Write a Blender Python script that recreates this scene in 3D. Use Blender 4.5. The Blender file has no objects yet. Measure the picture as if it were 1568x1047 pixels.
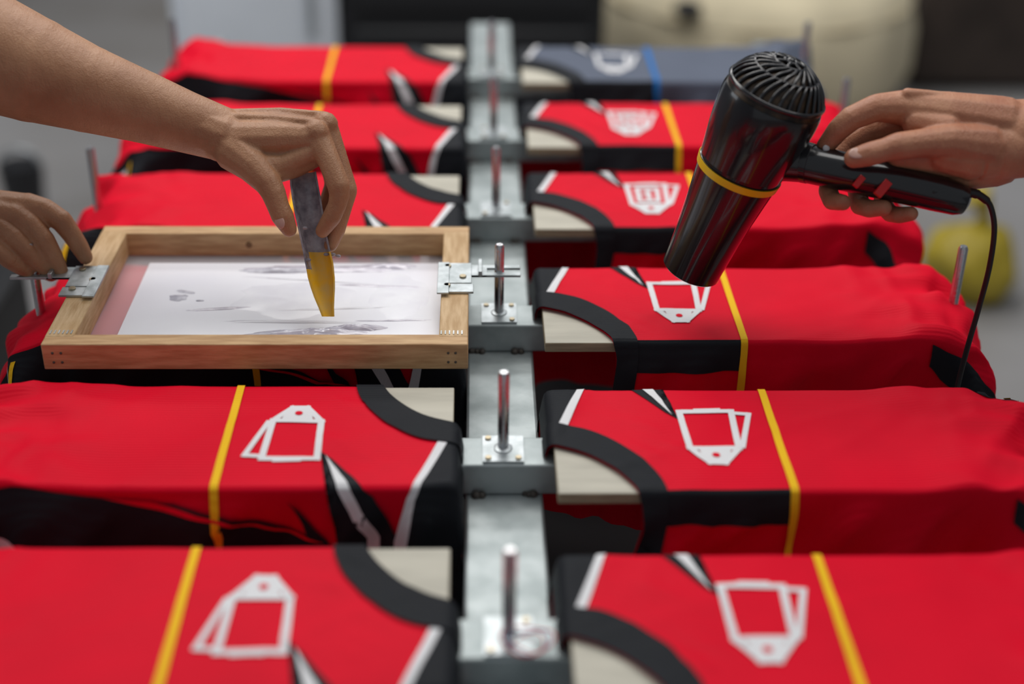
import bpy, bmesh, math, random
from math import sin, cos, pi, radians, sqrt, exp
from mathutils import Vector, Matrix, Euler, noise
random.seed(4)
TOP = 0.80
scene = bpy.context.scene
scene.view_settings.view_transform = 'Standard'
scene.view_settings.look = 'None'

# ------------------------------------------------------------------ materials
def new_mat(name):
    m = bpy.data.materials.new(name); m.use_nodes = True
    nt = m.node_tree; b = nt.nodes['Principled BSDF']
    return m, nt, b
def mat(name, col, rough=.5, metal=0, var=0, vscale=20, bump=0, bscale=200, coat=0, col2=None, spec=None, stretch=None, detail=4):
    m, nt, b = new_mat(name)
    N = nt.nodes; L = nt.links
    b.inputs['Base Color'].default_value = (*col, 1)
    b.inputs['Roughness'].default_value = rough
    b.inputs['Metallic'].default_value = metal
    b.inputs['Coat Weight'].default_value = coat
    b.inputs['Coat Roughness'].default_value = .08
    if spec is not None: b.inputs['Specular IOR Level'].default_value = spec
    tc = N.new('ShaderNodeTexCoord'); mp = N.new('ShaderNodeMapping')
    L.new(tc.outputs['Object'], mp.inputs['Vector'])
    if stretch: mp.inputs['Scale'].default_value = stretch
    if var or col2:
        n = N.new('ShaderNodeTexNoise'); n.inputs['Scale'].default_value = vscale; n.inputs['Detail'].default_value = detail
        L.new(mp.outputs[0], n.inputs['Vector'])
        r = N.new('ShaderNodeValToRGB')
        c2 = col2 if col2 else tuple(c*(1-var) for c in col)
        r.color_ramp.elements[0].position = .35; r.color_ramp.elements[1].position = .65
        r.color_ramp.elements[0].color = (*c2, 1); r.color_ramp.elements[1].color = (*col, 1)
        L.new(n.outputs['Fac'], r.inputs[0]); L.new(r.outputs[0], b.inputs['Base Color'])
    if bump:
        n2 = N.new('ShaderNodeTexNoise'); n2.inputs['Scale'].default_value = bscale; n2.inputs['Detail'].default_value = 3
        L.new(mp.outputs[0], n2.inputs['Vector'])
        bp = N.new('ShaderNodeBump'); bp.inputs['Strength'].default_value = bump; bp.inputs['Distance'].default_value = .001
        L.new(n2.outputs['Fac'], bp.inputs['Height']); L.new(bp.outputs[0], b.inputs['Normal'])
    return m

def fabric(name, col):
    m, nt, b = new_mat(name); N = nt.nodes; L = nt.links
    b.inputs['Roughness'].default_value = .55
    b.inputs['Specular IOR Level'].default_value = .09
    tc = N.new('ShaderNodeTexCoord')
    n = N.new('ShaderNodeTexNoise'); n.inputs['Scale'].default_value = 14; n.inputs['Detail'].default_value = 5
    L.new(tc.outputs['Object'], n.inputs['Vector'])
    mx = N.new('ShaderNodeMix'); mx.data_type = 'RGBA'
    mx.inputs[6].default_value = (*[c*.86 for c in col], 1); mx.inputs[7].default_value = (*[min(1, c*1.08) for c in col], 1)
    L.new(n.outputs['Fac'], mx.inputs[0]); L.new(mx.outputs[2], b.inputs['Base Color'])
    w = N.new('ShaderNodeTexWave'); w.bands_direction = 'Y'; w.inputs['Scale'].default_value = 80; w.inputs['Distortion'].default_value = .6
    L.new(tc.outputs['Object'], w.inputs['Vector'])
    n2 = N.new('ShaderNodeTexNoise'); n2.inputs['Scale'].default_value = 900
    L.new(tc.outputs['Object'], n2.inputs['Vector'])
    ad = N.new('ShaderNodeMath'); ad.operation = 'ADD'
    L.new(w.outputs['Fac'], ad.inputs[0]); L.new(n2.outputs['Fac'], ad.inputs[1])
    bp = N.new('ShaderNodeBump'); bp.inputs['Strength'].default_value = .36; bp.inputs['Distance'].default_value = .0006
    L.new(ad.outputs[0], bp.inputs['Height']); L.new(bp.outputs[0], b.inputs['Normal'])
    return m

RED = fabric('jersey_red', (.76, .0012, .022))
BLK = fabric('jersey_black', (.016, .018, .022))
WHT = fabric('jersey_white', (.80, .80, .82))
YEL = fabric('jersey_yellow', (.95, .55, .018))
GRY = fabric('jersey_grey', (.12, .14, .19))
BLU = fabric('jersey_blue', (.01, .18, .55))
WOODP = mat('pallet_board_wood', (.56, .53, .44), .6, var=.18, vscale=10, bump=.3, bscale=60, stretch=(1, 6, 6))
WOODE = mat('pallet_edge_wood', (.42, .34, .22), .7, var=.3, vscale=30, stretch=(1, 1, 12))
FRAMEW = mat('frame_pine_wood', (.62, .40, .20), .55, col2=(.44, .25, .11), vscale=14, bump=.4, bscale=50, stretch=(2.0, 14, 14), detail=8)
FRAMEV = mat('frame_pine_wood_cross', (.64, .44, .24), .55, col2=(.46, .28, .12), vscale=14, bump=.4, bscale=50, stretch=(14, 2.0, 14), detail=8)
STEEL = mat('galvanised_steel', (.45, .50, .505), .45, metal=.5, col2=(.31, .355, .36), vscale=28, bump=.25, bscale=90)
ZINC = mat('zinc_plate', (.58, .62, .64), .42, metal=.8, col2=(.38, .42, .43), vscale=60, bump=.3, bscale=150)
CHROME = mat('polished_rod', (.60, .60, .62), .24, metal=1, bump=.2, bscale=300)
WELD = mat('weld_metal', (.10, .09, .08), .6, metal=.5, bump=1, bscale=300)
BOLT = mat('brass_bolt', (.45, .38, .26), .35, metal=.9)
DARKM = mat('dark_paint', (.012, .012, .014), .6)
BLACKP = mat('glossy_black_plastic', (.007, .007, .009), .22, coat=.5)
BLACKI = mat('vent_inner_plastic', (.07, .042, .022), .35, metal=.4, col2=(.01, .01, .01), vscale=90)
BLACKR = mat('black_rubber', (.012, .012, .014), .45)
YELP = mat('yellow_plastic_ring', (.85, .55, .01), .35)
REDP = mat('red_plastic_switch', (.65, .01, .01), .3)
SILV = mat('silver_print', (.5, .5, .52), .4)
FILM = mat('emulsion_film', (.88, .89, .95), .3, col2=(.82, .82, .90), vscale=9, detail=2, coat=.3)
INK = mat('wet_ink', (.74, .72, .82), .12, coat=.6, col2=(.48, .45, .55), vscale=60)
INKD = mat('ink_residue', (.30, .29, .37), .3, col2=(.7, .7, .78), vscale=60)
SQY = mat('squeegee_yellow', (.90, .50, .02), .3, col2=(.78, .50, .12), vscale=80)
SQG = mat('squeegee_inked', (.20, .18, .21), .25, col2=(.46, .43, .46), vscale=90, bump=.6, bscale=140)
NAIL = mat('fingernail', (.52, .30, .24), .3, coat=.3)

def skin(name, a, b2):
    m, nt, b = new_mat(name); N = nt.nodes; L = nt.links
    b.inputs['Roughness'].default_value = .5
    b.inputs['Subsurface Weight'].default_value = .12
    b.inputs['Subsurface Radius'].default_value = (.008, .003, .0015)
    b.inputs['Subsurface Scale'].default_value = .7
    tc = N.new('ShaderNodeTexCoord')
    n = N.new('ShaderNodeTexNoise'); n.inputs['Scale'].default_value = 20; n.inputs['Detail'].default_value = 7; n.inputs['Roughness'].default_value = .6
    L.new(tc.outputs['Object'], n.inputs['Vector'])
    r = N.new('ShaderNodeValToRGB'); r.color_ramp.elements[0].position = .32; r.color_ramp.elements[1].position = .70
    r.color_ramp.elements[0].color = (*a, 1); r.color_ramp.elements[1].color = (*b2, 1)
    L.new(n.outputs['Fac'], r.inputs[0]); L.new(r.outputs[0], b.inputs['Base Color'])
    v = N.new('ShaderNodeTexVoronoi'); v.inputs['Scale'].default_value = 620
    L.new(tc.outputs['Object'], v.inputs['Vector'])
    mp = N.new('ShaderNodeMapping'); mp.inputs['Scale'].default_value = (1.6, .7, 1); mp.inputs['Rotation'].default_value = (0, 0, .5)
    L.new(tc.outputs['Object'], mp.inputs['Vector'])
    n3 = N.new('ShaderNodeTexNoise'); n3.inputs['Scale'].default_value = 150; n3.inputs['Detail'].default_value = 6; n3.inputs['Roughness'].default_value = .5; n3.inputs['Distortion'].default_value = .6
    L.new(mp.outputs[0], n3.inputs['Vector'])
    ad = N.new('ShaderNodeMath'); ad.operation = 'MULTIPLY_ADD'; ad.inputs[1].default_value = .25
    L.new(v.outputs['Distance'], ad.inputs[0]); L.new(n3.outputs['Fac'], ad.inputs[2])
    bp = N.new('ShaderNodeBump'); bp.inputs['Strength'].default_value = .45; bp.inputs['Distance'].default_value = .0018
    L.new(ad.outputs[0], bp.inputs['Height']); L.new(bp.outputs[0], b.inputs['Normal'])
    return m
SKINA = skin('skin_tan', (.33, .148, .070), (.47, .245, .13))
SKINC = skin('skin_warm', (.38, .138, .074), (.55, .265, .15))

# ------------------------------------------------------------------ mesh builder
class MB:
    def __init__(s, mats): s.bm = bmesh.new(); s.mats = mats
    def _mi(s, m): 
        if m not in s.mats: s.mats.append(m)
        return s.mats.index(m)
    def box(s, c, d, m, rot=None, taper=None):
        r = bmesh.ops.create_cube(s.bm, size=1)
        vs = r['verts']
        for v in vs:
            co = Vector((v.co.x*d[0], v.co.y*d[1], v.co.z*d[2]))
            if rot: co = rot @ co
            v.co = co + Vector(c)
        mi = s._mi(m)
        for f in {f for v in vs for f in v.link_faces}: f.material_index = mi
    def tube(s, pts, rad, m, seg=12, cap=True, flat=1.0, up=None):
        pts = [Vector(p) for p in pts]
        if not isinstance(rad, (list, tuple)): rad = [rad]*len(pts)
        mi = s._mi(m); rings = []; prev = None
        for i, p in enumerate(pts):
            if i == 0: t = pts[1]-pts[0]
            elif i == len(pts)-1: t = pts[-1]-pts[-2]
            else: t = (pts[i+1]-pts[i]).normalized()+(pts[i]-pts[i-1]).normalized()
            t.normalize()
            if prev is None:
                a = up.copy() if up else (Vector((0, 0, 1)) if abs(t.z) < .9 else Vector((1, 0, 0)))
            else: a = prev
            a = (a - t*a.dot(t)).normalized(); prev = a
            b = t.cross(a)
            rings.append([s.bm.verts.new(p + a*cos(2*pi*k/seg)*rad[i]*flat + b*sin(2*pi*k/seg)*rad[i]) for k in range(seg)])
        for i in range(len(rings)-1):
            for k in range(seg):
                f = s.bm.faces.new((rings[i][k], rings[i][(k+1) % seg], rings[i+1][(k+1) % seg], rings[i+1][k])); f.material_index = mi
        if cap:
            f = s.bm.faces.new(rings[0][::-1]); f.material_index = mi
            f = s.bm.faces.new(rings[-1]); f.material_index = mi
    def cyl(s, c, r, h, m, seg=20, r2=None):
        s.tube([Vector(c), Vector(c)+Vector((0, 0, h))], [r, r if r2 is None else r2], m, seg)
    def sphere(s, c, r, m, sc=(1, 1, 1), rot=None, u=16, v=10):
        res = bmesh.ops.create_uvsphere(s.bm, u_segments=u, v_segments=v, radius=r)
        for w in res['verts']:
            co = Vector((w.co.x*sc[0], w.co.y*sc[1], w.co.z*sc[2]))
            if rot: co = rot @ co
            w.co = co + Vector(c)
        mi = s._mi(m)
        for f in {f for w in res['verts'] for f in w.link_faces}: f.material_index = mi
    def raw(s, verts, faces, m):
        vs = [s.bm.verts.new(v) for v in verts]; mi = s._mi(m)
        for f in faces:
            try:
                q = s.bm.faces.new([vs[i] for i in f]); q.material_index = mi
            except ValueError: pass
    def done(s, name, parent=None, bevel=0, angle=35, matrix=None, recalc=True):
        if recalc: bmesh.ops.recalc_face_normals(s.bm, faces=s.bm.faces[:])
        me = bpy.data.meshes.new(name); s.bm.to_mesh(me); s.bm.free()
        for m in s.mats: me.materials.append(m)
        for p in me.polygons: p.use_smooth = True
        me.set_sharp_from_angle(angle=radians(angle))
        o = bpy.data.objects.new(name, me); scene.collection.objects.link(o)
        if matrix: o.matrix_world = matrix
        if parent: o.parent = parent
        if bevel:
            b = o.modifiers.new('bevel', 'BEVEL'); b.width = bevel; b.segments = 2; b.limit_method = 'ANGLE'; b.angle_limit = radians(40)
        return o
def empty(name, loc=(0, 0, 0), matrix=None):
    e = bpy.data.objects.new(name, None); e.empty_display_size = .1; scene.collection.objects.link(e)
    if matrix: e.matrix_world = matrix
    else: e.location = loc
    return e

# ------------------------------------------------------------------ rack
PW = .17
BACK_R = [.9006, 1.153, 1.413, 1.685, 1.944, 2.204]
BACK_L = [.913, 1.161, 1.418, 1.680, 1.936, 2.202]
ROWY = [b-.085 for b in BACK_R]
CY = .006; PX = .481
rack = empty('screen_printing_rack')
mb = MB([STEEL])
mb.box((.001, 1.45, TOP-.066), (.070, 2.1, .036), STEEL)
mb.done('center_rail', rack, bevel=.003)
mb = MB([STEEL])
for y in ROWY:
    yy = y+CY
    mb.box((0, yy, TOP-.032), (.60, .046, .032), STEEL)
    for sx in (-1, 1): mb.box((sx*.375, yy, TOP-.035), (.17, .036, .026), STEEL)
mb.done('crossbars', rack, bevel=.002)
mb = MB([WELD])
for y in ROWY:
    for sx in (-.024, .022):
        for k in range(4):
            mb.sphere((sx+random.uniform(-.006, .006), y+CY-.024+random.uniform(-.002, .002), TOP-.047), random.uniform(.003, .0048), WELD, u=8, v=6)
    for q in (-.040, -.046, .043):
        mb.sphere((q, y+CY-.004, TOP-.0165), .0028, WELD, sc=(1, 1, .3), u=10, v=6)
mb.done('welds', rack)
mb = MB([STEEL])
for sx in (-1, 1):
    mb.box((sx*.469, 1.45, TOP-.066), (.026, 1.9, .032), STEEL)
mb.done('outer_rails', rack, bevel=.002)
mb = MB([DARKM])
for x in (-.46, 0, .46):
    for y in (.58, 1.45, 2.38):
        mb.box((x, y, (TOP-.084)/2), (.035, .035, TOP-.084), DARKM)
for x in (-.46, .46): mb.box((x, 1.48, .2), (.03, 1.8, .03), DARKM)
for y in (.58, 2.38): mb.box((0, y, .2), (.92, .03, .03), DARKM)
mb.box((0, 1.48, .40), (.88, 1.75, .012), DARKM)  # black sheet added to stand in for the deep shade under the rack
mb.done('stand_and_shade_shelf', rack, bevel=.002)
mb = MB([ZINC])
for i, y in enumerate(ROWY):
    yy = y+CY; z0 = TOP-.016
    mb.box((0, yy, z0+.0015), (.037, .042, .003), ZINC)
    for dx in (-.0135, .0135):
        for dy in (-.016, .016):
            if (i+int(dx*1000)+int(dy*1000)) % 3: mb.cyl((dx, yy+dy, z0+.003), .0028, .0016, BOLT, 8)
    mb.tube([(0, yy, z0), (0, yy, z0+.004), (0, yy, z0+.005)], [.0085, .0085, .006], ZINC, 18)
    mb.tube([(0, yy, z0+.003), (0, yy, z0+.080), (0, yy, z0+.083)], [.0050, .0050, .0036], CHROME, 20)
for sx, BB in ((-1, BACK_L), (1, BACK_R)):
    for i, bk in enumerate(BB):
        yy = bk-.09
        mb.tube([(sx*PX, yy, TOP-.06), (sx*PX, yy, TOP+.068), (sx*PX, yy, TOP+.071)], [.005, .005, .0036], CHROME, 16)
        mb.box((sx*.474, yy, TOP-.05), (.03, .03, .004), ZINC)
mb.done('registration_posts', rack, bevel=0)
for sx, BB in ((-1, BACK_L), (1, BACK_R)):
    for i, bk in enumerate(BB):
        mb = MB([WOODP, WOODE])
        mb.box((sx*.240, bk-.085, TOP-.0055), (.390, .166, .011), WOODP)
        for f in mb.bm.faces:
            if abs(f.normal.z) < .5: f.material_index = 1
        mb.done('pallet_board_%d%s' % (i+1, 'l' if sx < 0 else 'r'), rack, bevel=.0012)

# ------------------------------------------------------------------ jerseys
R_ = .006
PRESSED = 13.7   # the jersey held flat under the screen frame
def sstep(a, b, x):
    t = max(0, min(1, (x-a)/(b-a))); return t*t*(3-2*t)
def cross(v):
    if v > PW-R_:
        a = v-(PW-R_); th = min(a/R_, pi/2); rest = max(0, a-R_*pi/2)
        return PW-R_+R_*sin(th), -R_+R_*cos(th)-rest, rest
    if v < R_:
        a = R_-v; th = min(a/R_, pi/2); rest = max(0, a-R_*pi/2)
        return R_-R_*sin(th), -R_+R_*cos(th)-rest, -rest
    return v, 0, 0
def ridge(x, k=2.3):
    return max(0, 1-sqrt(x*x+.006)*k)**1.6
def base(u, v, seed):
    y, z, rest = cross(v)
    X = u; US0 = .438
    if u > US0:
        Rr = .066; th = min((u-US0)/Rr, 1.42); re = max(0, (u-US0)-Rr*1.42)
        X = US0+Rr*sin(th)+re*cos(1.42); z -= Rr*(1-cos(th))+re*sin(1.42)
    elif u < .047:
        Rr = .007; th = min((.047-u)/Rr, 1.4); re = max(0, (.047-u)-Rr*1.4)
        X = .047-Rr*sin(th)-re*.17; z -= Rr*(1-cos(th))+re*.98
    e = sstep(.43, .50, u); em = sstep(.33, .45, u)
    if abs(seed-PRESSED) < .01: em *= .12; e = sstep(.455, .51, u)
    n1 = noise.noise(Vector((u*11, v*9, seed*7.3)))
    n2 = noise.noise(Vector((u*12+3+v*12, v*26-u*10, seed*3.1)))
    n3 = noise.noise(Vector((u*30, v*16+9, seed*5.7)))
    r1 = ridge(noise.noise(Vector((u*8+v*9, v*17-u*8, seed*2.7))), 2.0)
    r2 = ridge(noise.noise(Vector((u*20+v*12, v*13-u*11, seed*8.2))), 2.2)
    z += .0010*max(0, n1+.4) + em*(.0085*max(0, n2)+.0085*r1+.0045*r2) + e*(.013*n2+.006*n3+.010*r1)
    X += e*(.014*n3+.012*n2+.004*r1)
    r3 = ridge(noise.noise(Vector((u*7+v*4, v*15+u*6, seed*1.9))), 3.0)
    z += .0013*r3
    nk = exp(-((u-.135)/.035)**2)*sstep(0, .03, v)*sstep(.17, .14, v)
    z += .0030*nk*max(0, noise.noise(Vector((u*14+v*10, (v-u*.7)*75, seed*9.1))))
    nk2 = exp(-((u-.085)/.03)**2)*sstep(-.02, .02, v)*sstep(.07, .04, v)
    z += .0030*nk2*max(0, noise.noise(Vector((u*80+v*30, v*14, seed*9.1))))
    if rest:
        d = min(abs(rest), .12)
        w = noise.noise(Vector((u*14, rest*3, seed*2.2)))+.6*noise.noise(Vector((u*38+rest*12, rest*7, seed*4.4)))
        sg = 1 if rest > 0 else -1
        fold = ridge(noise.noise(Vector((u*16+rest*14, rest*8, seed*6.4))), 2.0)
        y += sg*(d*.05 + d*.28*w + sstep(0, .03, abs(rest))*.009*fold) + sg*e*.02*sstep(0, .05, abs(rest))
    ei = 1-sstep(.05, .10, u)
    if v < .09: z += ei*.004*max(0, n3)
    return Vector((X, y, z+.0018))
def surf(u, v, off, seed):
    p = base(u, v, seed)
    if off:
        if v < 0 or v > PW: off = off+.0016*sstep(0, .012, max(-v, v-PW))
        elif u > .40: off = off+.0010*sstep(.40, .45, u)
        e = .0012
        du = base(u+e, v, seed)-base(u-e, v, seed); dv = base(u, v+e, seed)-base(u, v-e, seed)
        n = du.cross(dv); n.normalize(); p = p+n*off
    return p
def frange(a, b, s):
    o = []; x = a
    while x < b-1e-6: o.append(x); x += s
    return o
US = frange(.015, .07, .004)+frange(.07, .17, .006)+frange(.17, .40, .007)+frange(.40, .66, .005)
VS = frange(-.18, -.0035, .008)+[-.0034, -.001, .0013, .0036, .006]+frange(.012, .163, .006)+[.164, .1664, .1687, .171, .1734]+frange(.181, .36, .008)
def template(poly):
    bm = bmesh.new()
    vs = [bm.verts.new((p[0], p[1], 0)) for p in poly]
    bm.faces.new(vs)
    bmesh.ops.triangulate(bm, faces=bm.faces[:])
    x0 = min(p[0] for p in poly); x1 = max(p[0] for p in poly); y0 = min(p[1] for p in poly); y1 = max(p[1] for p in poly)
    for u in US:
        if x0 < u < x1: bmesh.ops.bisect_plane(bm, geom=bm.verts[:]+bm.edges[:]+bm.faces[:], plane_co=(u, 0, 0), plane_no=(1, 0, 0), dist=1e-6)
    for v in VS:
        if y0 < v < y1: bmesh.ops.bisect_plane(bm, geom=bm.verts[:]+bm.edges[:]+bm.faces[:], plane_co=(0, v, 0), plane_no=(0, 1, 0), dist=1e-6)
    bm.verts.index_update()
    V = [(v.co.x, v.co.y) for v in bm.verts]; F = [[v.index for v in f.verts] for f in bm.faces]
    bm.free(); return V, F
def smooth_line(pts, n=5):
    out = []
    P = [pts[0]]+list(pts)+[pts[-1]]
    for i in range(1, len(P)-2):
        for k in range(n):
            t = k/n
            q = []
            for c in (0, 1):
                a, b, cc, d = P[i-1][c], P[i][c], P[i+1][c], P[i+2][c]
                q.append(.5*((2*b)+(-a+cc)*t+(2*a-5*b+4*cc-d)*t*t+(-a+3*b-3*cc+d)*t**3))
            out.append(tuple(q))
    out.append(pts[-1]); return out
neck_in = smooth_line([(.015, .088), (.0446, .099), (.0735, .114), (.0975, .139), (.113, .168), (.117, .20), (.108, .26), (.10, .34)])
neck_out = smooth_line([(.015, .062), (.0476, .066), (.0795, .077), (.109, .104), (.129, .136), (.138, .168), (.138, .20), (.130, .26), (.12, .34)])
body = [(.015, -.16), (.64, -.16), (.64, .34)]+neck_in[::-1]
def seg(a, b, w):
    a = Vector(a); b = Vector(b); d = (b-a).normalized(); n = Vector((-d.y, d.x))*w/2; a = a-d*w/2; b = b+d*w/2
    return [tuple(a-n), tuple(b-n), tuple(b+n), tuple(a+n)]
T_body = [('base', 0, template(body))]
dec = []
dec.append(('blk', .0007, [(.015, -.16), (.078, -.16), (.090, -.05), (.073, 0), (.0715, .004), (.052, .066), (.050, .070), (.015, .072)]))
dec.append(('wht', .0011, [(.078, -.16), (.094, -.16), (.0935, -.05), (.083, -.008), (.0785, .002), (.058, .069), (.050, .067), (.0715, .002), (.076, -.01), (.083, -.05)]))
dec.append(('blk', .0007, [(.161, .055), (.150, .043), (.120, 0), (.112, -.006), (.090, -.05), (.094, -.16), (.125, -.16), (.112, -.05), (.134, -.004), (.1365, 0)]))
dec.append(('wht', .0013, [(.156, .048), (.131, 0), (.128, -.006), (.107, -.05), (.105, -.16), (.125, -.16), (.119, -.05), (.139, -.006), (.142, 0)]))
dec.append(('blk', .0007, [(.64, .001), (.40, -.002), (.28, -.012), (.20, -.034), (.165, -.050), (.15, -.075), (.64, -.075)]))
dec.append(('blk', .0010, [(.185, -.010), (.155, -.045), (.145, -.065), (.165, -.06), (.172, -.035)]))
dec.append(('wht', .0013, [(.64, -.042), (.42, -.050), (.30, -.064), (.30, -.075), (.64, -.075)]))
dec.append(('red', .0016, [(.34, -.006), (.30, -.009), (.155, -.05), (.170, -.049), (.235, -.03)]))
dec.append(('blk', .0007, [(.132, .1665), (.246, .1665), (.246, .199), (.132, .199)]))
dec.append(('yel', .0014, [(.2425, -.16), (.2495, -.16), (.2495, .34), (.2425, .34)]))
dec.append(('blk', .0009, [(.437, .176), (.437, .200), (.50, .250), (.64, .29), (.64, .24), (.52, .21)]))
dec.append(('blk', .0009, [(.50, .25), (.64, .27), (.64, .34), (.55, .34)]))
dec.append(('wht', .0018, [(.495, -.012), (.507, -.012), (.56, -.07), (.52, -.07)]))
dec.append(('yel', .0020, [(.484, -.012), (.489, -.012), (.508, -.07), (.500, -.07)]))
DEC = [(m, o, template(p)) for m, o, p in dec]
collar = neck_out+neck_in[::-1]
DEC.append(('blk', .0022, template(collar)))
def tag_parts(filled):
    P = []
    w = .0060
    P += [('wht', seg((.163, .043), (.211, .043), w)), ('wht', seg((.211, .043), (.2085, .104), w)), ('wht', seg((.165, .104), (.2085, .104), w)), ('wht', seg((.163, .043), (.165, .104), w))]
    P += [('wht', seg((.165, .104), (.180, .127), w)), ('wht', seg((.2085, .104), (.193, .127), w)), ('wht', seg((.180, .127), (.193, .127), w))]
    P += [('wht', [(.172, .104), (.202, .104), (.196, .124), (.177, .124)])]
    P += [('wht', seg((.178, .040), (.200, .0395), .003)), ('wht', seg((.211, .046), (.2265, .0475), w*.8)), ('wht', seg((.2265, .0475), (.2125, .101), w*.85))]
    out = [(m, .0011, template(p)) for m, p in P]
    out.append(('base', .0016, template([(.1865+.0036*cos(a*pi/5), .116+.0036*sin(a*pi/5)) for a in range(10)])))
    if filled:
        for p in ([(.172, .052), (.202, .052), (.2, .060), (.172, .060)], [(.172, .052), (.178, .052), (.178, .097), (.172, .097)], [(.172, .089), (.201, .089), (.200, .097), (.172, .097)],
                  [(.185, .062), (.191, .062), (.191, .088), (.185, .088)], [(.197, .052), (.203, .052), (.201, .097), (.195, .097)], [(.178, .072), (.186, .072), (.186, .077), (.178, .077)]):
            out.append(('wht', .0011, template(p)))
    return out
TAG = tag_parts(False); TAGF = tag_parts(True)
def jersey(side, bk, seed, tag=None, grey=False):
    mats = [GRY if grey else RED, BLK, WHT, BLU if grey else YEL]
    idx = {'base': 0, 'red': 0, 'blk': 1, 'wht': 2, 'yel': 3}
    V = []; F = []; MI = []
    parts = T_body+DEC+(tag or [])
    for m, off, (tv, tf) in parts:
        b0 = len(V)
        for (u, v) in tv:
            p = surf(u, v, off, seed)
            if side > 0: V.append((p.x, bk-p.y, p.z+TOP))
            else: V.append((-p.x, bk-PW+p.y, p.z+TOP))
        for f in tf: F.append([b0+i for i in f][::-1]); MI.append(idx[m])
    me = bpy.data.meshes.new('jersey_shirt'); me.from_pydata(V, [], F)
    for m in mats: me.materials.append(m)
    me.polygons.foreach_set('material_index', MI); me.polygons.foreach_set('use_smooth', [True]*len(F))
    me.update()
    o = bpy.data.objects.new('jersey_shirt', me); scene.collection.objects.link(o)
    return o
for i in range(6):
    jersey(1, BACK_R[i], i+1.3, TAGF if i in (3, 4) else TAG, grey=(i == 5))
    jersey(-1, BACK_L[i], i+11.7, TAG if i < 2 else None)

# ------------------------------------------------------------------ screen frame
frame = empty('silkscreen_frame', (-.234, 1.314, TOP))
def child(o, par):
    o.parent = par; o.matrix_parent_inverse = Matrix.Translation(-par.location)
x0, x1, y0, y1 = -.436, -.032, 1.180, 1.448; zb, zt = TOP+.0075, TOP+.0350; zm = (zb+zt)/2
mb = MB([FRAMEW]); bw = .020; sw = .028
mb.box(((x0+x1)/2, y0+bw/2, zm), (x1-x0, bw, zt-zb), FRAMEW)
mb.box(((x0+x1)/2, y1-bw/2, zm), (x1-x0, bw, zt-zb), FRAMEW)
child(mb.done('long_bars', bevel=.0012), frame)
mb = MB([FRAMEV])
for xx in (x0+sw/2, x1-sw/2): mb.box((xx, (y0+y1)/2, zm+.0004), (sw, y1-y0-2*bw+.010, zt-zb), FRAMEV)
child(mb.done('side_bars', bevel=.0012), frame)
mb = MB([WELD])
for cx in (x0+.010, x0+.018, x1-.012, x1-.019):
    for cz in (zb+.008, zb+.018): mb.sphere((cx, y0-.0002, cz), .0013, WELD, u=8, v=6)
for k in range(6):
    mb.box((x0+.004+k*.004, y0+bw+.003, zt+.0008), (.0012, .007, .0006), ZINC)
    mb.box((x1-.006-k*.004, y0+bw+.002, zt+.0008), (.0012, .007, .0006), ZINC)
mb.sphere((-.275, y1-bw-.0002, zm), .0035, mat('knot_wood', (.2, .1, .04), .6), sc=(1, .2, 1.1))
child(mb.done('nails_and_knots'), frame)
m, nt, b = new_mat('silk_mesh'); N = nt.nodes; L = nt.links
b.inputs['Base Color'].default_value = (.80, .74, .78, 1); b.inputs['Roughness'].default_value = .5
tr = N.new('ShaderNodeBsdfTransparent'); mixs = N.new('ShaderNodeMixShader'); mixs.inputs[0].default_value = .42
L.new(tr.outputs[0], mixs.inputs[1]); L.new(b.outputs[0], mixs.inputs[2]); L.new(mixs.outputs[0], N['Material Output'].inputs['Surface'])
SILK = m
mb = MB([SILK]); mb.raw([(x0+.003, y0+.003, zb+.0005), (x1-.003, y0+.003, zb+.0005), (x1-.003, y1-.003, zb+.0005), (x0+.003, y1-.003, zb+.0005)], [(0, 1, 2, 3)], SILK)
child(mb.done('mesh_cloth'), frame)
mb = MB([FILM]); mb.box(((-.381-.0605)/2, 1.304, zb+.0014), (.3205, .206, .0008), FILM)
child(mb.done('emulsion_area'), frame)
def blob(mbb, cx, cy, z, rx, ry, h, m, seed, ang=0):
    n = 40; verts = [(cx, cy, z+h)]; rings = 6
    for r in range(1, rings+1):
        t = r/rings
        for k in range(n):
            a = 2*pi*k/n
            q = 1+.35*noise.noise(Vector((cos(a)*1.6, sin(a)*1.6, seed)))+.12*noise.noise(Vector((cos(a)*6, sin(a)*6, seed)))
            xx = cos(a)*rx*t*q; yy = sin(a)*ry*t*q
            zz = h*(1-t*t)*(1+.5*noise.noise(Vector((xx*120, yy*120, seed))))
            verts.append((cx+xx*cos(ang)-yy*sin(ang), cy+xx*sin(ang)+yy*cos(ang), z+max(0, zz)))
    faces = [(0, 1+k, 1+(k+1) % n) for k in range(n)]
    for r in range(rings-1):
        for k in range(n):
            a = 1+r*n+k; b2 = 1+r*n+(k+1) % n
            faces.append((a, a+n, b2+n, b2))
    mbb.raw(verts, faces, m)
mb = MB([INK]); zi = zb+.0019
FAINT = mat('ink_film', (.87, .88, .94), .25, coat=.2, col2=(.79, .79, .87), vscale=30)
blob(mb, -.215, 1.322, zi-.0001, .060, .038, .0004, FAINT, 12)
blob(mb, -.105, 1.330, zi-.0001, .030, .045, .0003, FAINT, 15)
for k, (sx_, sy_, ln, sd) in enumerate(((-.20, 1.365, .075, 20), (-.13, 1.352, .05, 21), (-.22, 1.272, .07, 22), (-.11, 1.275, .04, 23), (-.17, 1.300, .06, 24), (-.29, 1.300, .03, 25))):
    blob(mb, sx_, sy_, zi, ln, .0016+.0006*(k % 3), .0007, INK if k % 2 else FAINT, sd, .05*(k-2.5))
blob(mb, -.185, 1.392, zi, .085, .008, .0022, INK, 1)
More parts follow.
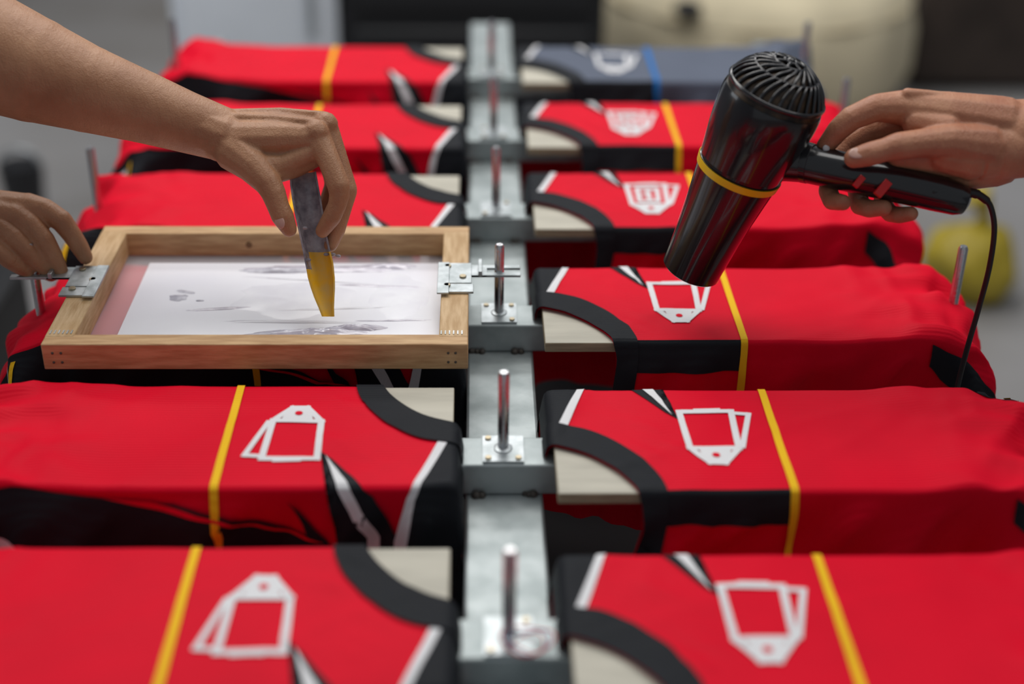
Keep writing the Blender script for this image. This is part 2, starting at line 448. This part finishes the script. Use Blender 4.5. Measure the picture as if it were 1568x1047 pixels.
blob(mb, -.235, 1.388, zi, .040, .006, .0028, INKD, 2.2)
blob(mb, -.12, 1.398, zi, .03, .006, .003, INK, 2.9)
blob(mb, -.190, 1.247, zi, .060, .010, .0045, INK, 3, .05)
blob(mb, -.150, 1.256, zi, .035, .007, .005, INK, 5, .1)
blob(mb, -.23, 1.243, zi, .035, .006, .003, INKD, 5.6, .1)
blob(mb, -.335, 1.325, zi, .009, .008, .0008, INKD, 7)
blob(mb, -.330, 1.338, zi, .012, .003, .0006, INKD, 8, -.3)
blob(mb, -.312, 1.318, zi, .004, .002, .0006, INKD, 9)
child(mb.done('ink_puddles', recalc=False, angle=80), frame)
mb = MB([ZINC])
zc = zt+.002
def clamp(px, py, sx, postx, posty):
    mb.box((px, py+.012, zc), (.034, .046, .0025), ZINC)
    mb.box((px+sx*.004, py-.022, zc), (.030, .018, .0025), ZINC)
    mb.box((px-sx*.012, py-.002, zc+.0022), (.012, .070, .002), ZINC)
    L_ = abs(postx-px)
    for dy in (-.0085, .0085):
        mb.box(((px+postx+sx*.022)/2, posty+dy, zc-.001), (L_+.022, .007, .0028), ZINC)
    mb.box(((px+postx)/2+sx*-.004, posty, zc-.001), (L_*.62, .024, .0026), ZINC)
    mb.box((postx-sx*.020, posty, zc+.003), (.004, .030, .006), ZINC)
    for dx, dy in ((-.008, .026), (.008, .002), (-.008, -.018)):
        mb.cyl((px+dx, py+dy, zc+.001), .0036, .0022, BOLT, 10)
clamp(-.046, 1.314, 1, 0.0, ROWY[2]+CY)
clamp(-.424, 1.306, -1, -PX, BACK_L[2]-.09)
child(mb.done('frame_clamps', bevel=.0004), frame)

# ------------------------------------------------------------------ posed frames for arms
TILT = Euler((radians(60.7), 0, radians(-1.67))).to_matrix().to_4x4() @ Matrix.Rotation(radians(.8), 4, 'Z')
def organic(name, chains, unit, mats, matrix, parent=None, voxel=.0015, smooth=4):
    mbs = MB([])
    mbs.mats = list(mats)
    for ch in chains:
        pts = []; rad = []
        for i in range(len(ch)-1):
            a = Vector(ch[i][:3]); b = Vector(ch[i+1][:3]); ra, rb = ch[i][3], ch[i+1][3]
            big = min(ra, rb) > 40
            n = max(2, int((b-a).length/(min(ra, rb)*.20)))
            for k in range(n+(1 if i == len(ch)-2 else 0)):
                t = k/n
                c = a.lerp(b, t)*unit; r = (ra+(rb-ra)*t)*unit
                if big: pts.append(c); rad.append(r)
                if (not big) or k in (0, n):
                    res = bmesh.ops.create_icosphere(mbs.bm, subdivisions=4 if big else 2, radius=r)
                    for v in res['verts']: v.co += c
        if len(pts) > 2: mbs.tube(pts, rad, mats[0], seg=64)
    bm = mbs.bm
    me = bpy.data.meshes.new(name); bm.to_mesh(me); bm.free()
    for m in mats: me.materials.append(m)
    for p in me.polygons: p.use_smooth = True
    o = bpy.data.objects.new(name, me); scene.collection.objects.link(o); o.matrix_world = matrix
    r = o.modifiers.new('remesh', 'REMESH'); r.mode = 'VOXEL'; r.voxel_size = voxel; r.use_smooth_shade = True
    s = o.modifiers.new('smooth', 'SMOOTH'); s.factor = .6; s.iterations = smooth
    return o
def nail(name, pos, nrm, along, parent, sx=.0052, sy=.0068):
    n = Vector(nrm).normalized(); a = Vector(along).normalized(); a = (a-n*a.dot(n)).normalized(); b = a.cross(n)
    M = Matrix((b, a, n)).transposed()
    mb = MB([NAIL]); mb.sphere(pos, 1, NAIL, sc=(sx, sy, .0014), rot=M)
    o = mb.done(name); o.parent = parent; return o

# ---- arm A : squeegee hand, reference point at the card grip
UA = .000652
MA = Matrix.Translation((-.1964, 1.2976, .9009)) @ TILT
def A(x, y, d, r): return (x-465, 350-y, d, r)
armA = [
 [A(-420, -60, 60, 112), A(-200, 10, 55, 108), A(-60, 66, 48, 98), A(60, 112, 36, 80), A(140, 140, 26, 66), A(220, 165, 14, 55), A(285, 187, 6, 47), A(335, 203, 0, 42)],
 [A(300, 195, -18, 36), A(345, 205, -22, 36)], [A(300, 195, 12, 36), A(348, 212, 14, 36)],
 [A(345, 218, 14, 34), A(420, 215, 20, 30), A(488, 213, 24, 22)],
 [A(345, 206, -6, 36), A(420, 198, -4, 30), A(497, 198, -4, 22)],
 [A(345, 204, -28, 34), A(420, 194, -30, 28), A(494, 192, -32, 21)],
 [A(345, 208, -44, 28), A(415, 200, -52, 23), A(480, 195, -58, 18)],
 [A(360, 225, 0, 34), A(440, 228, 0, 30)],
 [A(350, 182, 16, 9), A(430, 186, 25, 7.5), A(488, 193, 34, 7)], [A(350, 174, -4, 9), A(430, 171, 0, 7.5), A(497, 177, 4, 7)],
 [A(488, 206, 30, 20), A(489, 207, 30, 20)], [A(498, 190, 2, 20), A(499, 191, 2, 20)],
 [A(488, 213, 24, 22), A(508, 250, 32, 17.5), A(523, 288, 35, 17.8), A(524, 300, 33, 16), A(520, 316, 29, 14.5), A(511, 334, 24, 14.8), A(496, 354, 16, 11.5)],
 [A(497, 198, -4, 22), A(516, 245, -4, 17.5), A(530, 290, -4, 17.3), A(526, 312, -5, 14.3), A(514, 350, -8, 14.4), A(505, 374, -10, 11)],
 [A(494, 192, -32, 21), A(512, 240, -38, 17), A(518, 288, -42, 16), A(508, 328, -36, 14), A(498, 362, -30, 11)],
 [A(480, 195, -58, 18), A(496, 240, -66, 15), A(502, 275, -66, 14), A(492, 305, -58, 12.5), A(480, 335, -48, 10)],
 [A(362, 232, 20, 33), A(392, 256, 32, 27), A(416, 282, 40, 21.5), A(426, 300, 42, 19), A(433, 320, 42, 17), A(439, 334, 40, 17.5), A(448, 353, 34, 12.5)],
 [A(375, 240, 10, 28), A(430, 250, 14, 24)],
 [A(400, 258, 30, 20), A(436, 255, 24, 18), A(482, 234, 26, 16)],
 [A(420, 268, 24, 18), A(452, 258, 14, 17), A(486, 240, 10, 16)],
]
hA = organic('printing_arm', armA, UA, [SKINA], MA, voxel=.0014, smooth=5)
def Am(x, y, d): return Vector((x-465, 350-y, d))*UA
nail('thumb_nail', Am(437, 344, 53), (-.3, -.1, 1), (.4, -.9, 0), hA)
# squeegee: one flexible curved card, inked handle half and yellow blade half
mb = MB([SQG, SQY])
rowsq = [(262, 445, 484, 10, 22), (285, 447, 489, 18, 26), (310, 451, 494, 22, 28), (335, 456, 498, 22, 28), (360, 461, 502, 20, 28), (385, 466, 507, 17, 26), (402, 469, 511, 15, 24), (412, 471, 512, 14, 24), (425, 473, 513, 12, 22), (440, 477, 513, 10, 20), (455, 482, 512, 8, 16), (470, 488, 511, 5, 12), (484, 493, 511, 1, 8)]
ns = 14
def sqp(row, s, off):
    y, l, r, d0, dep = row; c = (l+r)/2; h = (r-l)/2
    a = pi*(1-s); dd = d0-dep*sin(a)-(s*10)
    return Am(c+(h-off)*cos(a), y, dd+off*sin(a))
Vv = []
for off in (0, 2.6):
    for row in rowsq:
        for k in range(ns+1): Vv.append(sqp(row, k/ns, off))
nr = len(rowsq); W1 = ns+1; base2 = nr*W1
Fg = []; Fy = []
def put(i, k, f): (Fy if ((rowsq[i][0] >= 385 and k > 2) or rowsq[i][0] >= 412) else Fg).append(f)
for i in range(nr-1):
    for k in range(ns):
        a = i*W1+k; put(i, k, (a, a+1, a+W1+1, a+W1)); a += base2; put(i, k, (a, a+W1, a+W1+1, a+1))
    for k in (0, ns):
        a = i*W1+k; put(i, 0 if k == 0 else 9, (a, a+W1, a+W1+base2, a+base2))
for i in (0, nr-1):
    for k in range(ns): a = i*W1+k; put(i, k, (a, a+1, a+1+base2, a+base2))
vsx = [mb.bm.verts.new(v) for v in Vv]
for fs, mi in ((Fg, 0), (Fy, 1)):
    for f in fs:
        q = mb.bm.faces.new([vsx[j] for j in f]); q.material_index = mi
for (x, y, d, r) in ((500, 389, 2, 3), (509, 389, -2, 3.4), (517, 391, -6, 3), (474, 398, 14, 3), (470, 350, 19, 3)):
    mb.sphere(Am(x, y, d), r*UA, SQG, sc=(1.5, .9, 1), u=10, v=8)
sq = mb.done('ink_squeegee', matrix=MA, angle=50)

# ---- hand B : hand holding the frame clamp
UB = .00069
MBm = Matrix.Translation((-.480, 1.350, TOP+.064)) @ TILT
def Bp(x, y, d, r): return (x-60, 370-y, d, r)
armB = [
 [Bp(-330, 350, 60, 62), Bp(-160, 340, 40, 50), Bp(-70, 336, 20, 42)],
 [Bp(-80, 330, 10, 36), Bp(-20, 322, 6, 30), Bp(48, 322, 2, 22)],
 [Bp(-80, 335, 20, 36), Bp(-20, 332, 18, 30), Bp(32, 336, 14, 22)],
 [Bp(-80, 345, 28, 34), Bp(-20, 350, 28, 28), Bp(14, 356, 26, 21)],
 [Bp(-80, 355, 30, 30), Bp(-30, 366, 34, 24), Bp(-6, 374, 34, 18)],
 [Bp(48, 322, 2, 23), Bp(72, 325, 4, 18), Bp(98, 342, 4, 17), Bp(112, 362, 0, 15), Bp(122, 380, -6, 14), Bp(130, 396, -10, 11.5)],
 [Bp(32, 336, 14, 23), Bp(56, 350, 18, 18), Bp(76, 372, 18, 17), Bp(88, 396, 12, 15), Bp(97, 418, 4, 11.5)],
 [Bp(14, 356, 26, 21), Bp(36, 370, 30, 17), Bp(54, 388, 28, 15), Bp(66, 402, 20, 13.5), Bp(76, 416, 10, 10.5)],
 [Bp(-6, 374, 34, 18), Bp(14, 388, 38, 15), Bp(30, 402, 34, 14), Bp(42, 412, 26, 12), Bp(52, 420, 16, 9.5)],
 [Bp(-60, 360, -10, 28), Bp(0, 380, -30, 20), Bp(40, 400, -34, 17), Bp(72, 420, -28, 13)],
]
hB = organic('clamp_holding_hand', armB, UB, [SKINA], MBm, voxel=.0017)

# ---- hand C + dryer
UC = .000615
MC = Matrix.Translation((.3884, 1.2479, 1.006)) @ TILT
def C(x, y, d, r): return (x-1400, 230-y, d, r)
armC = [
 [C(1960, 190, 40, 82), C(1760, 200, 20, 72), C(1620, 207, 5, 60), C(1560, 210, 0, 54)],
 [C(1600, 195, -10, 46), C(1535, 195, -10, 44)], [C(1600, 225, 8, 44), C(1530, 230, 8, 46)],
 [C(1530, 192, 4, 46), C(1450, 178, 6, 38), C(1378, 165, 6, 27)],
 [C(1530, 198, -18, 44), C(1455, 186, -22, 38), C(1390, 180, -30, 26)],
 [C(1530, 208, -34, 40), C(1465, 202, -44, 34), C(1408, 198, -52, 25)],
 [C(1525, 225, -40, 36), C(1475, 225, -56, 30), C(1430, 222, -66, 23)],
 [C(1530, 228, 6, 46), C(1480, 236, 14, 42), C(1440, 238, 26, 30)],
 [C(1530, 245, -10, 40), C(1484, 258, -14, 32), C(1440, 256, -26, 28), C(1400, 252, -34, 24)],
 [C(1460, 240, 6, 34), C(1410, 240, 8, 26), C(1372, 240, 14, 20)],
 [C(1470, 155, 16, 9), C(1420, 149, 21, 8), C(1382, 147, 24, 9)],
 [C(1378, 165, 6, 27), C(1340, 166, 10, 22), C(1302, 182, 8, 19.5), C(1284, 198, 0, 18), C(1268, 220, -14, 15), C(1262, 244, -28, 12)],
 [C(1390, 180, -30, 26), C(1345, 192, -48, 20), C(1308, 214, -56, 18), C(1288, 250, -52, 16), C(1276, 288, -36, 15.5), C(1278, 305, -18, 15), C(1290, 310, 4, 13)],
 [C(1408, 198, -52, 25), C(1375, 218, -68, 19), C(1340, 250, -70, 17), C(1326, 285, -54, 16), C(1324, 311, -30, 15.5), C(1334, 318, -12, 14.5), C(1352, 318, 4, 13)],
 [C(1430, 222, -66, 23), C(1400, 248, -74, 17), C(1374, 275, -70, 16), C(1364, 308, -48, 15), C(1370, 324, -26, 14), C(1380, 328, -10, 13.5), C(1394, 327, 2, 12)],
 [C(1500, 228, 24, 38), C(1440, 222, 44, 27), C(1395, 226, 52, 22), C(1360, 231, 56, 21.5), C(1342, 236, 55, 18.5), C(1320, 242, 53, 19), C(1296, 248, 48, 15.5)],
 [C(1440, 200, 30, 22), C(1400, 190, 16, 24)],
]
hC = organic('dryer_holding_hand', armC, UC, [SKINC], MC, voxel=.0014)
def Cm(x, y, d): return Vector((x-1400, 230-y, d))*UC
nail('thumb_nail', Cm(1298, 242, 61.5), (-.15, .45, 1), (-1, -.15, -.2), hC, .0058, .0082)

dry = empty('hair_dryer', matrix=MC)
apex = Vector((-.1215, .079, .028)); noz = Vector((-.197, -.106, -.105))
ax = (noz-apex).normalized(); LEN = (noz-apex).length
e1 = Vector((1, 0, 0)); e1 = (e1-ax*e1.dot(ax)).normalized(); e2 = ax.cross(e1)
def lathe(mbb, prof, m, seg=56, closeends=False):
    V = []; F = []
    for (t, r) in prof:
        for k in range(seg):
            a = 2*pi*k/seg; V.append(apex+ax*t+e1*cos(a)*r+e2*sin(a)*r)
    for i in range(len(prof)-1):
        for k in range(seg): F.append((i*seg+k, i*seg+(k+1) % seg, (i+1)*seg+(k+1) % seg, (i+1)*seg+k))
    mbb.raw(V, F, m)
DH = .046
def dome(rho): return DH*(1-sqrt(max(0, 1-(rho/.0490)**2)))
mb = MB([BLACKP])
body_p = [(.0385, .0462), (.0382, .0482), (.042, .0490), (.050, .0492), (.066, .0485), (.084, .0464), (.102, .0437), (.1115, .0425), (.112, .0410), (.115, .0410), (.1155, .0420), (.128, .0402), (.145, .0380), (.165, .0356), (.188, .0334), (.210, .0316), (.230, .0304), (LEN, .0300), (LEN+.001, .029), (LEN+.0005, .0275), (LEN-.03, .027)]
lathe(mb, body_p, BLACKP)
lathe(mb, [(.1165, .0421), (.1165, .0430), (.1240, .0419), (.1240, .0406)], YELP)
lathe(mb, [(LEN-.012, .0272), (LEN-.012, .0005)], BLACKR)
lathe(mb, [(.0022+dome(r*.001), r*.001) for r in (0.3, 6, 12, 18, 24, 30, 36, 41, 45)]+[(.0390, .0470)], BLACKI)
b0 = mb.done('dryer_body', angle=30); b0.parent = dry
mb = MB([BLACKP])
def rib(r0, r1, a0, a1, w):
    pts = []
    for k in range(9):
        t = k/8; r = r0+(r1-r0)*t; a = a0+(a1-a0)*sin(t*pi/2)
        pts.append(apex+ax*(dome(r)-.0002)+(e1*cos(a)+e2*sin(a))*r)
    mb.tube(pts, [w*.8]+[w]*7+[w*.8], BLACKP, 8)
def ring(r, w):
    pts = [apex+ax*(dome(r))+(e1*cos(2*pi*k/48)+e2*sin(2*pi*k/48))*r for k in range(49)]
    mb.tube(pts, w, BLACKP, 8, cap=False)
ring(.0058, .0017); ring(.0150, .0017); ring(.0310, .0014); ring(.0462, .0026)
mb.sphere(apex+ax*.0015, .0048, BLACKP, sc=(1, 1, 1))
for k in range(7): rib(.005, .0150, k*2*pi/7, k*2*pi/7+.15, .0018)
for k in range(20): rib(.0150, .0310, k*2*pi/20, k*2*pi/20+.55, .0017)
for k in range(30): rib(.0310, .0460, k*2*pi/30, k*2*pi/30+.25, .0018)
b1 = mb.done('vent_grille', angle=60); b1.parent = dry
mb = MB([BLACKP])
mb.tube([(-.150, -.004, -.034), (-.115, -.006, -.022), (-.098, -.010, -.016), (-.060, -.020, -.004), (-.02, -.030, 0), (.02, -.040, 0), (.040, -.0455, 0), (.048, -.0475, 0), (.0515, -.0485, 0)],
        [.022, .0205, .0185, .0185, .0182, .0172, .0158, .013, .006], BLACKP, 28)
mb.tube([(-.100, -.009, -.017), (-.094, -.011, -.014)], [.0196, .0192], BLACKP, 28)
mb.tube([(.012, -.040, .014), (.030, -.0445, .0125)], [.0035, .0035], BLACKR, 12)
mb.box((-.034, -.0375, .0165), (.017, .008, .006), REDP, rot=Matrix.Rotation(radians(50), 3, 'Z'))
mb.box((-.056, -.031, .0155), (.012, .006, .005), REDP, rot=Matrix.Rotation(radians(50), 3, 'Z'))
mb.sphere((-.083, .002, .000), .0035, SILV, sc=(1, 1, .4))
b2 = mb.done('dryer_handle', angle=40, bevel=.0006); b2.parent = dry
mb = MB([BLACKR])
cord = [(.046, -.040, 0), (.055, -.040, 0), (.064, -.044, 0), (.073, -.053, -.003), (.0795, -.075, -.012), (.0805, -.11, -.03), (.078, -.15, -.055), (.073, -.19, -.075), (.069, -.24, -.10), (.066, -.40, -.19), (.066, -.60, -.30)]
def smooth3(p, n=6):
    out = []; P = [p[0]]+p+[p[-1]]
    for i in range(1, len(P)-2):
        for k in range(n):
            t = k/n
            out.append(tuple(.5*((2*P[i][c])+(-P[i-1][c]+P[i+1][c])*t+(2*P[i-1][c]-5*P[i][c]+4*P[i+1][c]-P[i+2][c])*t*t+(-P[i-1][c]+3*P[i][c]-3*P[i+1][c]+P[i+2][c])*t**3) for c in range(3)))
    out.append(p[-1]); return out
cs = smooth3(cord)
mb.tube(cs, [.0046 if i < 10 else (.0038 if i < 16 else .0028) for i in range(len(cs))], BLACKR, 10)
b3 = mb.done('power_cord', angle=60); b3.parent = dry

# ------------------------------------------------------------------ small wires at the near post
mb = MB([REDP])
WB = mat('blue_wire', (.02, .06, .3), .4)
for k, mm in enumerate((REDP, WB, REDP)):
    pts = []
    for j in range(22):
        a = j/21*2*pi*1.2+k
        pts.append((.014+cos(a)*(.012+.004*k), ROWY[0]-.006+sin(a)*(.010+.003*k), TOP-.010+.003*sin(a*2+k)+.002*k))
    mb.tube(pts, .0006, mm, 6)
mb.done('wire_scraps')

# ------------------------------------------------------------------ room
FLOOR = mat('concrete_floor', (.34, .335, .34), .55, col2=(.22, .205, .19), vscale=.9, bump=.3, bscale=20)
WALL = mat('painted_wall', (.42, .43, .46), .8, var=.1, vscale=2)
mb = MB([FLOOR]); mb.box((0, 2, -.05), (9, 11, .1), FLOOR); mb.done('floor')
mb = MB([WALL]); mb.box((0, 7.05, 1.5), (9, .1, 3), WALL); mb.done('wall_back')
mb = MB([WALL]); mb.box((-4.05, 2, 1.5), (.1, 10, 3), WALL); mb.done('wall_left')
mb = MB([WALL]); mb.box((4.05, 2, 1.5), (.1, 10, 3), WALL); mb.done('wall_right')
BLKC = mat('black_cabinet_paint', (.012, .013, .015), .5)
LGT = mat('pale_cabinet_paint', (.84, .90, .97), .5, var=.1, vscale=4)
mb = MB([BLKC]); mb.box((-.03, 3.65, .5), (.64, .5, .96), BLKC)
mb.box((-.03, 3.395, .26), (.58, .02, .42), BLKC); mb.box((-.03, 3.395, .72), (.58, .02, .42), BLKC)
mb.box((-.03, 3.65, .01), (.60, .46, .02), BLKC)
mb.done('black_cabinet', bevel=.01)
mb = MB([LGT]); mb.box((-.56, 3.62, .5), (.40, .45, .96), LGT); mb.box((-.56, 3.39, .5), (.36, .015, .88), LGT); mb.tube([(-.42, 3.37, .45), (-.42, 3.37, .6)], .008, ZINC)
mb.box((-.56, 3.62, .01), (.36, .42, .02), LGT)
mb.done('pale_cabinet', bevel=.01)
BEI = mat('beige_canvas', (.82, .72, .50), .9, var=.2, vscale=5, bump=.5, bscale=120)
mb = MB([BEI])
prof = [(.02, .30), (.0, .36), (.05, .44), (.15, .48), (.27, .48), (.36, .45), (.41, .39), (.43, .30), (.435, .15), (.43, .001)]
V = []; F = []; sg = 48
for z, r in prof:
    for k in range(sg):
        a = 2*pi*k/sg; w = 1+.015*sin(a*12)
        V.append((.82+cos(a)*r*w, 4.25+sin(a)*r*w, z+.002))
for i in range(len(prof)-1):
    for k in range(sg): F.append((i*sg+k, i*sg+(k+1) % sg, (i+1)*sg+(k+1) % sg, (i+1)*sg+k))
mb.raw(V, F, BEI)
mb.sphere((.56, 3.86, .385), .040, DARKM, sc=(1, 1, .6)); mb.sphere((.82, 4.25, .43), .03, DARKM, sc=(1, 1, .4))
mb.tube([(.82+cos(k*pi/24)*.46, 4.25+sin(k*pi/24)*.46, .34) for k in range(49)], .006, BEI, 6)
mb.done('beige_pouf', angle=60)
mb = MB([BLACKR])
mb.tube([(-1.15, 3.3, .0), (-1.15, 3.3, .02), (-1.15, 3.3, .14), (-1.15, 3.3, .155)], [.04, .045, .055, .05], BLACKR, 24); mb.tube([(-1.15+.05*cos(k*pi/10), 3.3, .15+.04*sin(k*pi/10)) for k in range(11)], .005, ZINC, 8)
mb.done('black_bucket')
mb = MB([DARKM])
mb.box((-1.06, 2.2, .16), (.36, .5, .31), DARKM); mb.box((-1.06, 2.2, .32), (.39, .53, .02), BLACKR); mb.box((-1.06, 1.93, .2), (.12, .02, .03), BLACKR)
mb.done('storage_crate', bevel=.01)
YB = mat('yellow_plastic_bag', (.50, .38, .03), .5, var=.3, vscale=10)
mb = MB([YB])
res = bmesh.ops.create_icosphere(mb.bm, subdivisions=4, radius=.105)
for v in res['verts']:
    n = noise.noise(v.co*14)*.03+noise.noise(v.co*34)*.012
    v.co = v.co*(1+n*6); v.co.z = max(v.co.z*.9, -.08); v.co += Vector((1.11, 2.9, .082))
mb.tube([(1.11, 2.9, .15), (1.12, 2.9, .20), (1.09, 2.9, .25)], [.03, .012, .035], YB, 12)
mb.done('yellow_bag', angle=60)
BRN = mat('dark_brown_fabric', (.07, .05, .04), .8, var=.4, vscale=6)
mb = MB([BRN]); mb.box((1.75, 4.6, .22), (.8, .6, .40), BRN); mb.box((1.75, 4.6, .43), (.76, .56, .05), BRN); mb.box((1.75, 4.85, .6), (.8, .12, .4), BRN)
for dx in (-.35, .35):
    for dy in (-.25, .25): mb.box((1.75+dx, 4.6+dy, .01), (.05, .05, .02), BRN)
mb.done('dark_sofa', bevel=.03)

# ------------------------------------------------------------------ lights
w = bpy.data.worlds.new('world'); scene.world = w; w.use_nodes = True
w.node_tree.nodes['Background'].inputs[0].default_value = (.87, .93, 1, 1); w.node_tree.nodes['Background'].inputs[1].default_value = .26
def area(name, loc, target, sx, sy, power, col):
    l = bpy.data.lights.new(name, 'AREA'); l.shape = 'RECTANGLE'; l.size = sx; l.size_y = sy; l.energy = power; l.color = col
    o = bpy.data.objects.new(name, l); scene.collection.objects.link(o); o.location = loc
    o.rotation_euler = (Vector(target)-Vector(loc)).to_track_quat('-Z', 'Y').to_euler(); return o
area('ceiling_light_1', (-.5, 2.4, 2.9), (0, 1.5, .8), 2.2, 1.0, 36, (1, .97, .93))
area('ceiling_light_2', (1.0, 1.5, 2.9), (0, 1.4, .8), .8, 1.8, 16, (1, .97, .94))
area('background_fill', (0, 4.6, 2.9), (0, 4.8, 0), 2.4, .8, 40, (1, .98, .96))  # added fill that brightens the floor, pouf and pale cabinet behind the rack
area('left_key_light', (-2.8, 2.0, 2.2), (0, 1.6, .8), 1.4, 1.4, 13, (.9, .95, 1))  # added cool key from the left, set back from the front faces; no window

# ------------------------------------------------------------------ camera
cam = bpy.data.cameras.new('camera'); co = bpy.data.objects.new('camera', cam); scene.collection.objects.link(co)
co.matrix_world = Matrix.Translation((-.0246, 0, 1.5)) @ TILT
cam.lens = 50; cam.sensor_width = 36; cam.clip_start = .05
cam.dof.use_dof = True; cam.dof.focus_distance = 1.40; cam.dof.aperture_fstop = 1.6
scene.camera = co
